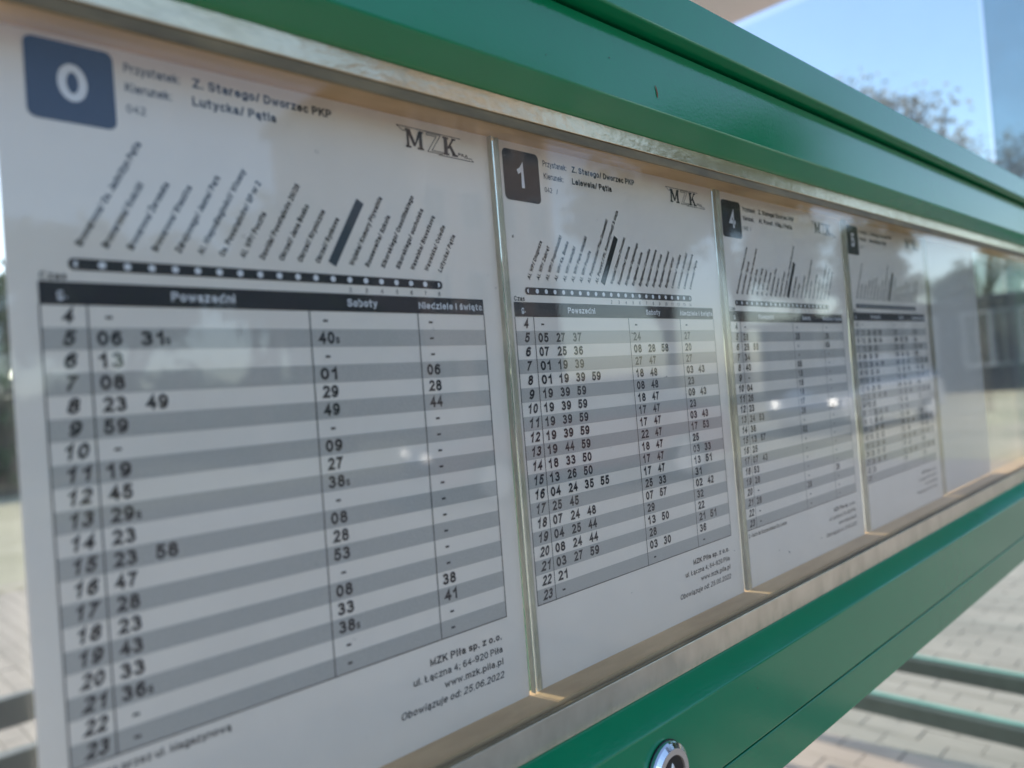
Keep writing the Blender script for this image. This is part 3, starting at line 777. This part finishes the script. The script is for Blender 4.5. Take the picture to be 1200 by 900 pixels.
def hedge(name, label, x0, x1, y, h, n, seed):
    rnd = random.Random(seed)
    t = thing(name, label, "hedge", (0, y, GZ))
    bm = bmesh.new(); k = 60
    top = [h * (0.62 + 0.12 * math.sin(i * 1.7) + 0.08 * rnd.random()) for i in range(k + 1)]
    a = [(x0 + (x1 - x0) * i / k) for i in range(k + 1)]
    rows = []
    for yy, zf in ((-.9, -.02), (-.75, .8), (0, 1.0), (.75, .8), (.9, -.02)):
        rows.append([bm.verts.new((a[i], yy + rnd.uniform(-.15, .15), max(-0.05, top[i] * zf))) for i in range(k + 1)])
    for p, q in zip(rows[:-1], rows[1:]):
        for i in range(k): bm.faces.new((p[i], p[i + 1], q[i + 1], q[i]))
    obj("branches", bm, M_bark, t)
    vs = []; fs = []
    for _ in range(n):
        x = rnd.uniform(x0, x1); i = int((x - x0) / (x1 - x0) * k)
        th = rnd.uniform(0, math.pi)
        r = rnd.uniform(.85, 1.25)
        c = Vector((x, -math.cos(th) * 1.0 * r, abs(math.sin(th)) ** .6 * top[i] * r * rnd.uniform(.5, 1.05)))
        u = Vector((rnd.gauss(0, 1), rnd.gauss(0, 1), rnd.gauss(0, 1))).normalized()
        v = u.cross(Vector((rnd.gauss(0, 1), rnd.gauss(0, 1), rnd.gauss(0, 1)))).normalized()
        j = len(vs); s = 0.2 * rnd.uniform(.6, 1.3)
        vs += [c + u * s, c + v * s * .6, c - u * s, c - v * s * .6]; fs.append((j, j + 1, j + 2, j + 3))
    me = bpy.data.meshes.new("foliage"); me.from_pydata(vs, [], fs); link("foliage", me, M_leaf, t)
hedge("hedge", "long dark hedge beyond the paving behind the shelter", -30, 29, 20.0, 3.4, 16000, 5)
hedge("hedge", "long dark hedge on the street side, low in the glass reflections", -30, 14.5, -24.0, 3.6, 14000, 6)

# ------------------------------------------------------------------ buildings reflected in the glass
def window(parent, x0, x1, z0, z1, y, face, axis):
    """window of frame, sill and pane; axis 'y': wall looks along y, 'x': wall looks along -x"""
    t = 0.09
    bm = bmesh.new()
    def B(a0, a1, b0, b1, d0, d1):
        if axis == 'y': box(bm, a0, a1, y + d0, y + d1, b0, b1)
        else: box(bm, y + d0, y + d1, a0, a1, b0, b1)
    s = face
    lo, hi = (0, 0.06) if s > 0 else (-0.06, 0)
    B(x0, x0 + t, z0, z1, lo, hi); B(x1 - t, x1, z0, z1, lo, hi); B(x0 + t, x1 - t, z1 - t, z1, lo, hi); B(x0 + t, x1 - t, z0, z0 + t, lo, hi)
    B((x0 + x1) / 2 - 0.03, (x0 + x1) / 2 + 0.03, z0 + t, z1 - t, lo, hi)
    f = obj("window", bm, M_frame, parent)
    bm = bmesh.new(); lo, hi = (0.005, 0.03) if s > 0 else (-0.03, -0.005)
    B(x0 + t * .9, x1 - t * .9, z0 + t * .9, z1 - t * .9, lo, hi)
    obj("pane", bm, M_glassdark, f)
hs = thing("station_building", "long low dark building with tall pale framed windows, mirrored at the right of the glass", "building")
bx("wall", (30.0, 38.0, -15.5, 9.5, GZ - 0.03, 1.70), M_navy, hs)
bx("roof", (29.6, 38.4, -15.9, 9.9, 1.702, 1.86), M_navy, hs)
for k in range(14):
    window(hs, -14.9 + k * 1.75, -13.95 + k * 1.75, -0.55, 1.35, 30.0, -1, 'x')
ph = thing("apartment_house", "tall pinkish rendered apartment house across the street, mirrored behind sheet 1", "building")
a0 = polar(52.0, 25, True); a1 = polar(41.5, 29.5, True)
hx0, hx1, hy = a0[0], a1[0] , a0[1]
bx("wall", (hx0, hx1, hy - 9, hy, GZ - 0.03, 11.0), M_pink, ph)
bx("roof", (hx0 - .3, hx1 + .3, hy - 9.3, hy + .3, 11.002, 11.4), M_navy, ph)
nwin = 4
for fl in range(4):
    for k in range(nwin):
        cx = hx0 + (hx1 - hx0) * (k + .5) / nwin
        window(ph, cx - .55, cx + .55, -0.2 + fl * 2.85, 1.3 + fl * 2.85, hy, 1, 'y')

# ------------------------------------------------------------------ parked cars, mirrored as glints
def car(label, loc, rz, material, lamp):
    loc = (loc[0] - 2.08 * math.cos(rz), loc[1] - 2.08 * math.sin(rz), loc[2])
    c = thing("parked_car", label, "car", loc, (0, 0, rz), "cars parked on the street side")
    # body outline (x forward, z up), width from sections
    prof = [(2.10, .32), (2.14, .55), (2.05, .72), (1.15, .92), (0.95, .94), (-1.75, .98), (-2.05, .88), (-2.12, .55), (-2.06, .32)]
    bm = bmesh.new()
    secs = []
    for y, k in ((-.86, .97), (-.80, 1.0), (0, 1.03), (.80, 1.0), (.86, .97)):
        secs.append([bm.verts.new((x * (k if abs(y) < .7 else k * .985), y, .32 + (z - .32) * (1 if abs(y) < .84 else .93))) for x, z in prof])
    n = len(prof)
    for a, b in zip(secs[:-1], secs[1:]):
        for i in range(n): bm.faces.new((a[i], a[(i + 1) % n], b[(i + 1) % n], b[i]))
    bm.faces.new(secs[0]); bm.faces.new(secs[-1][::-1])
    bmesh.ops.recalc_face_normals(bm, faces=bm.faces)
    obj("body", bm, material, c, smooth=False)
    bm = bmesh.new(); lo = [(1.10, .93), (-1.70, .96)]; hi = [(0.45, 1.42), (-1.15, 1.42)]
    vs = [bm.verts.new((x, y, z)) for (x, z) in (lo[0], lo[1]) for y in (-.76, .76)] + [bm.verts.new((x, y, z)) for (x, z) in (hi[0], hi[1]) for y in (-.58, .58)]
    for f in ((0, 1, 5, 4), (1, 3, 7, 5), (3, 2, 6, 7), (2, 0, 4, 6), (4, 5, 7, 6)): bm.faces.new([vs[i] for i in f])
    bmesh.ops.recalc_face_normals(bm, faces=bm.faces)
    obj("windows", bm, M_glassdark, c)
    bm = bmesh.new(); box(bm, -1.10, 0.42, -.585, .585, 1.41, 1.455, .02); obj("roof_panel", bm, material, c)
    for x in (1.32, -1.32):
        for y in (-.78, .78):
            bm = bmesh.new(); bmesh.ops.create_cone(bm, cap_ends=True, segments=20, radius1=.32, radius2=.32, depth=.2, matrix=Matrix.Translation((x, y, .32)) @ Matrix.Rotation(R(90), 4, 'X'))
            wl = obj("wheel", bm, M_tyre, c)
            bm = bmesh.new(); bmesh.ops.create_cone(bm, cap_ends=True, segments=16, radius1=.2, radius2=.2, depth=.22, matrix=Matrix.Translation((x, y, .32)) @ Matrix.Rotation(R(90), 4, 'X'))
            obj("rim", bm, M_frame, wl)
    for y in (-.62, .62):
        bm = bmesh.new(); bmesh.ops.create_uvsphere(bm, u_segments=12, v_segments=8, radius=.05)
        for v in bm.verts: v.co = Vector((v.co.x * .7 + 2.10, v.co.y * 1.2 + y, v.co.z + .66))
        obj("headlight", bm, lamp, c)
    bm = bmesh.new(); box(bm, 2.10, 2.17, -.26, .26, .38, .49); obj("number_plate", bm, M_frame, c)
    return c
def face_cam(loc, extra=0): return math.atan2(-CP.y - loc[1], CP.x - loc[0]) + R(extra)
l1 = polar(25.2, 16.0, True); car("silver car facing the case, nearest of the two by the dry grass", l1, face_cam(l1, 32), M_carA, M_lamp)
l2 = polar(22.0, 27.0, True); car("dark blue car further off in front of the low dark building", l2, face_cam(l2, 30), M_carB, M_lamp2)
l3 = polar(53.4, 9.8, True); car("maroon car parked in front of the pinkish apartment house", l3, face_cam(l3, 78), M_carC, M_lamp2)
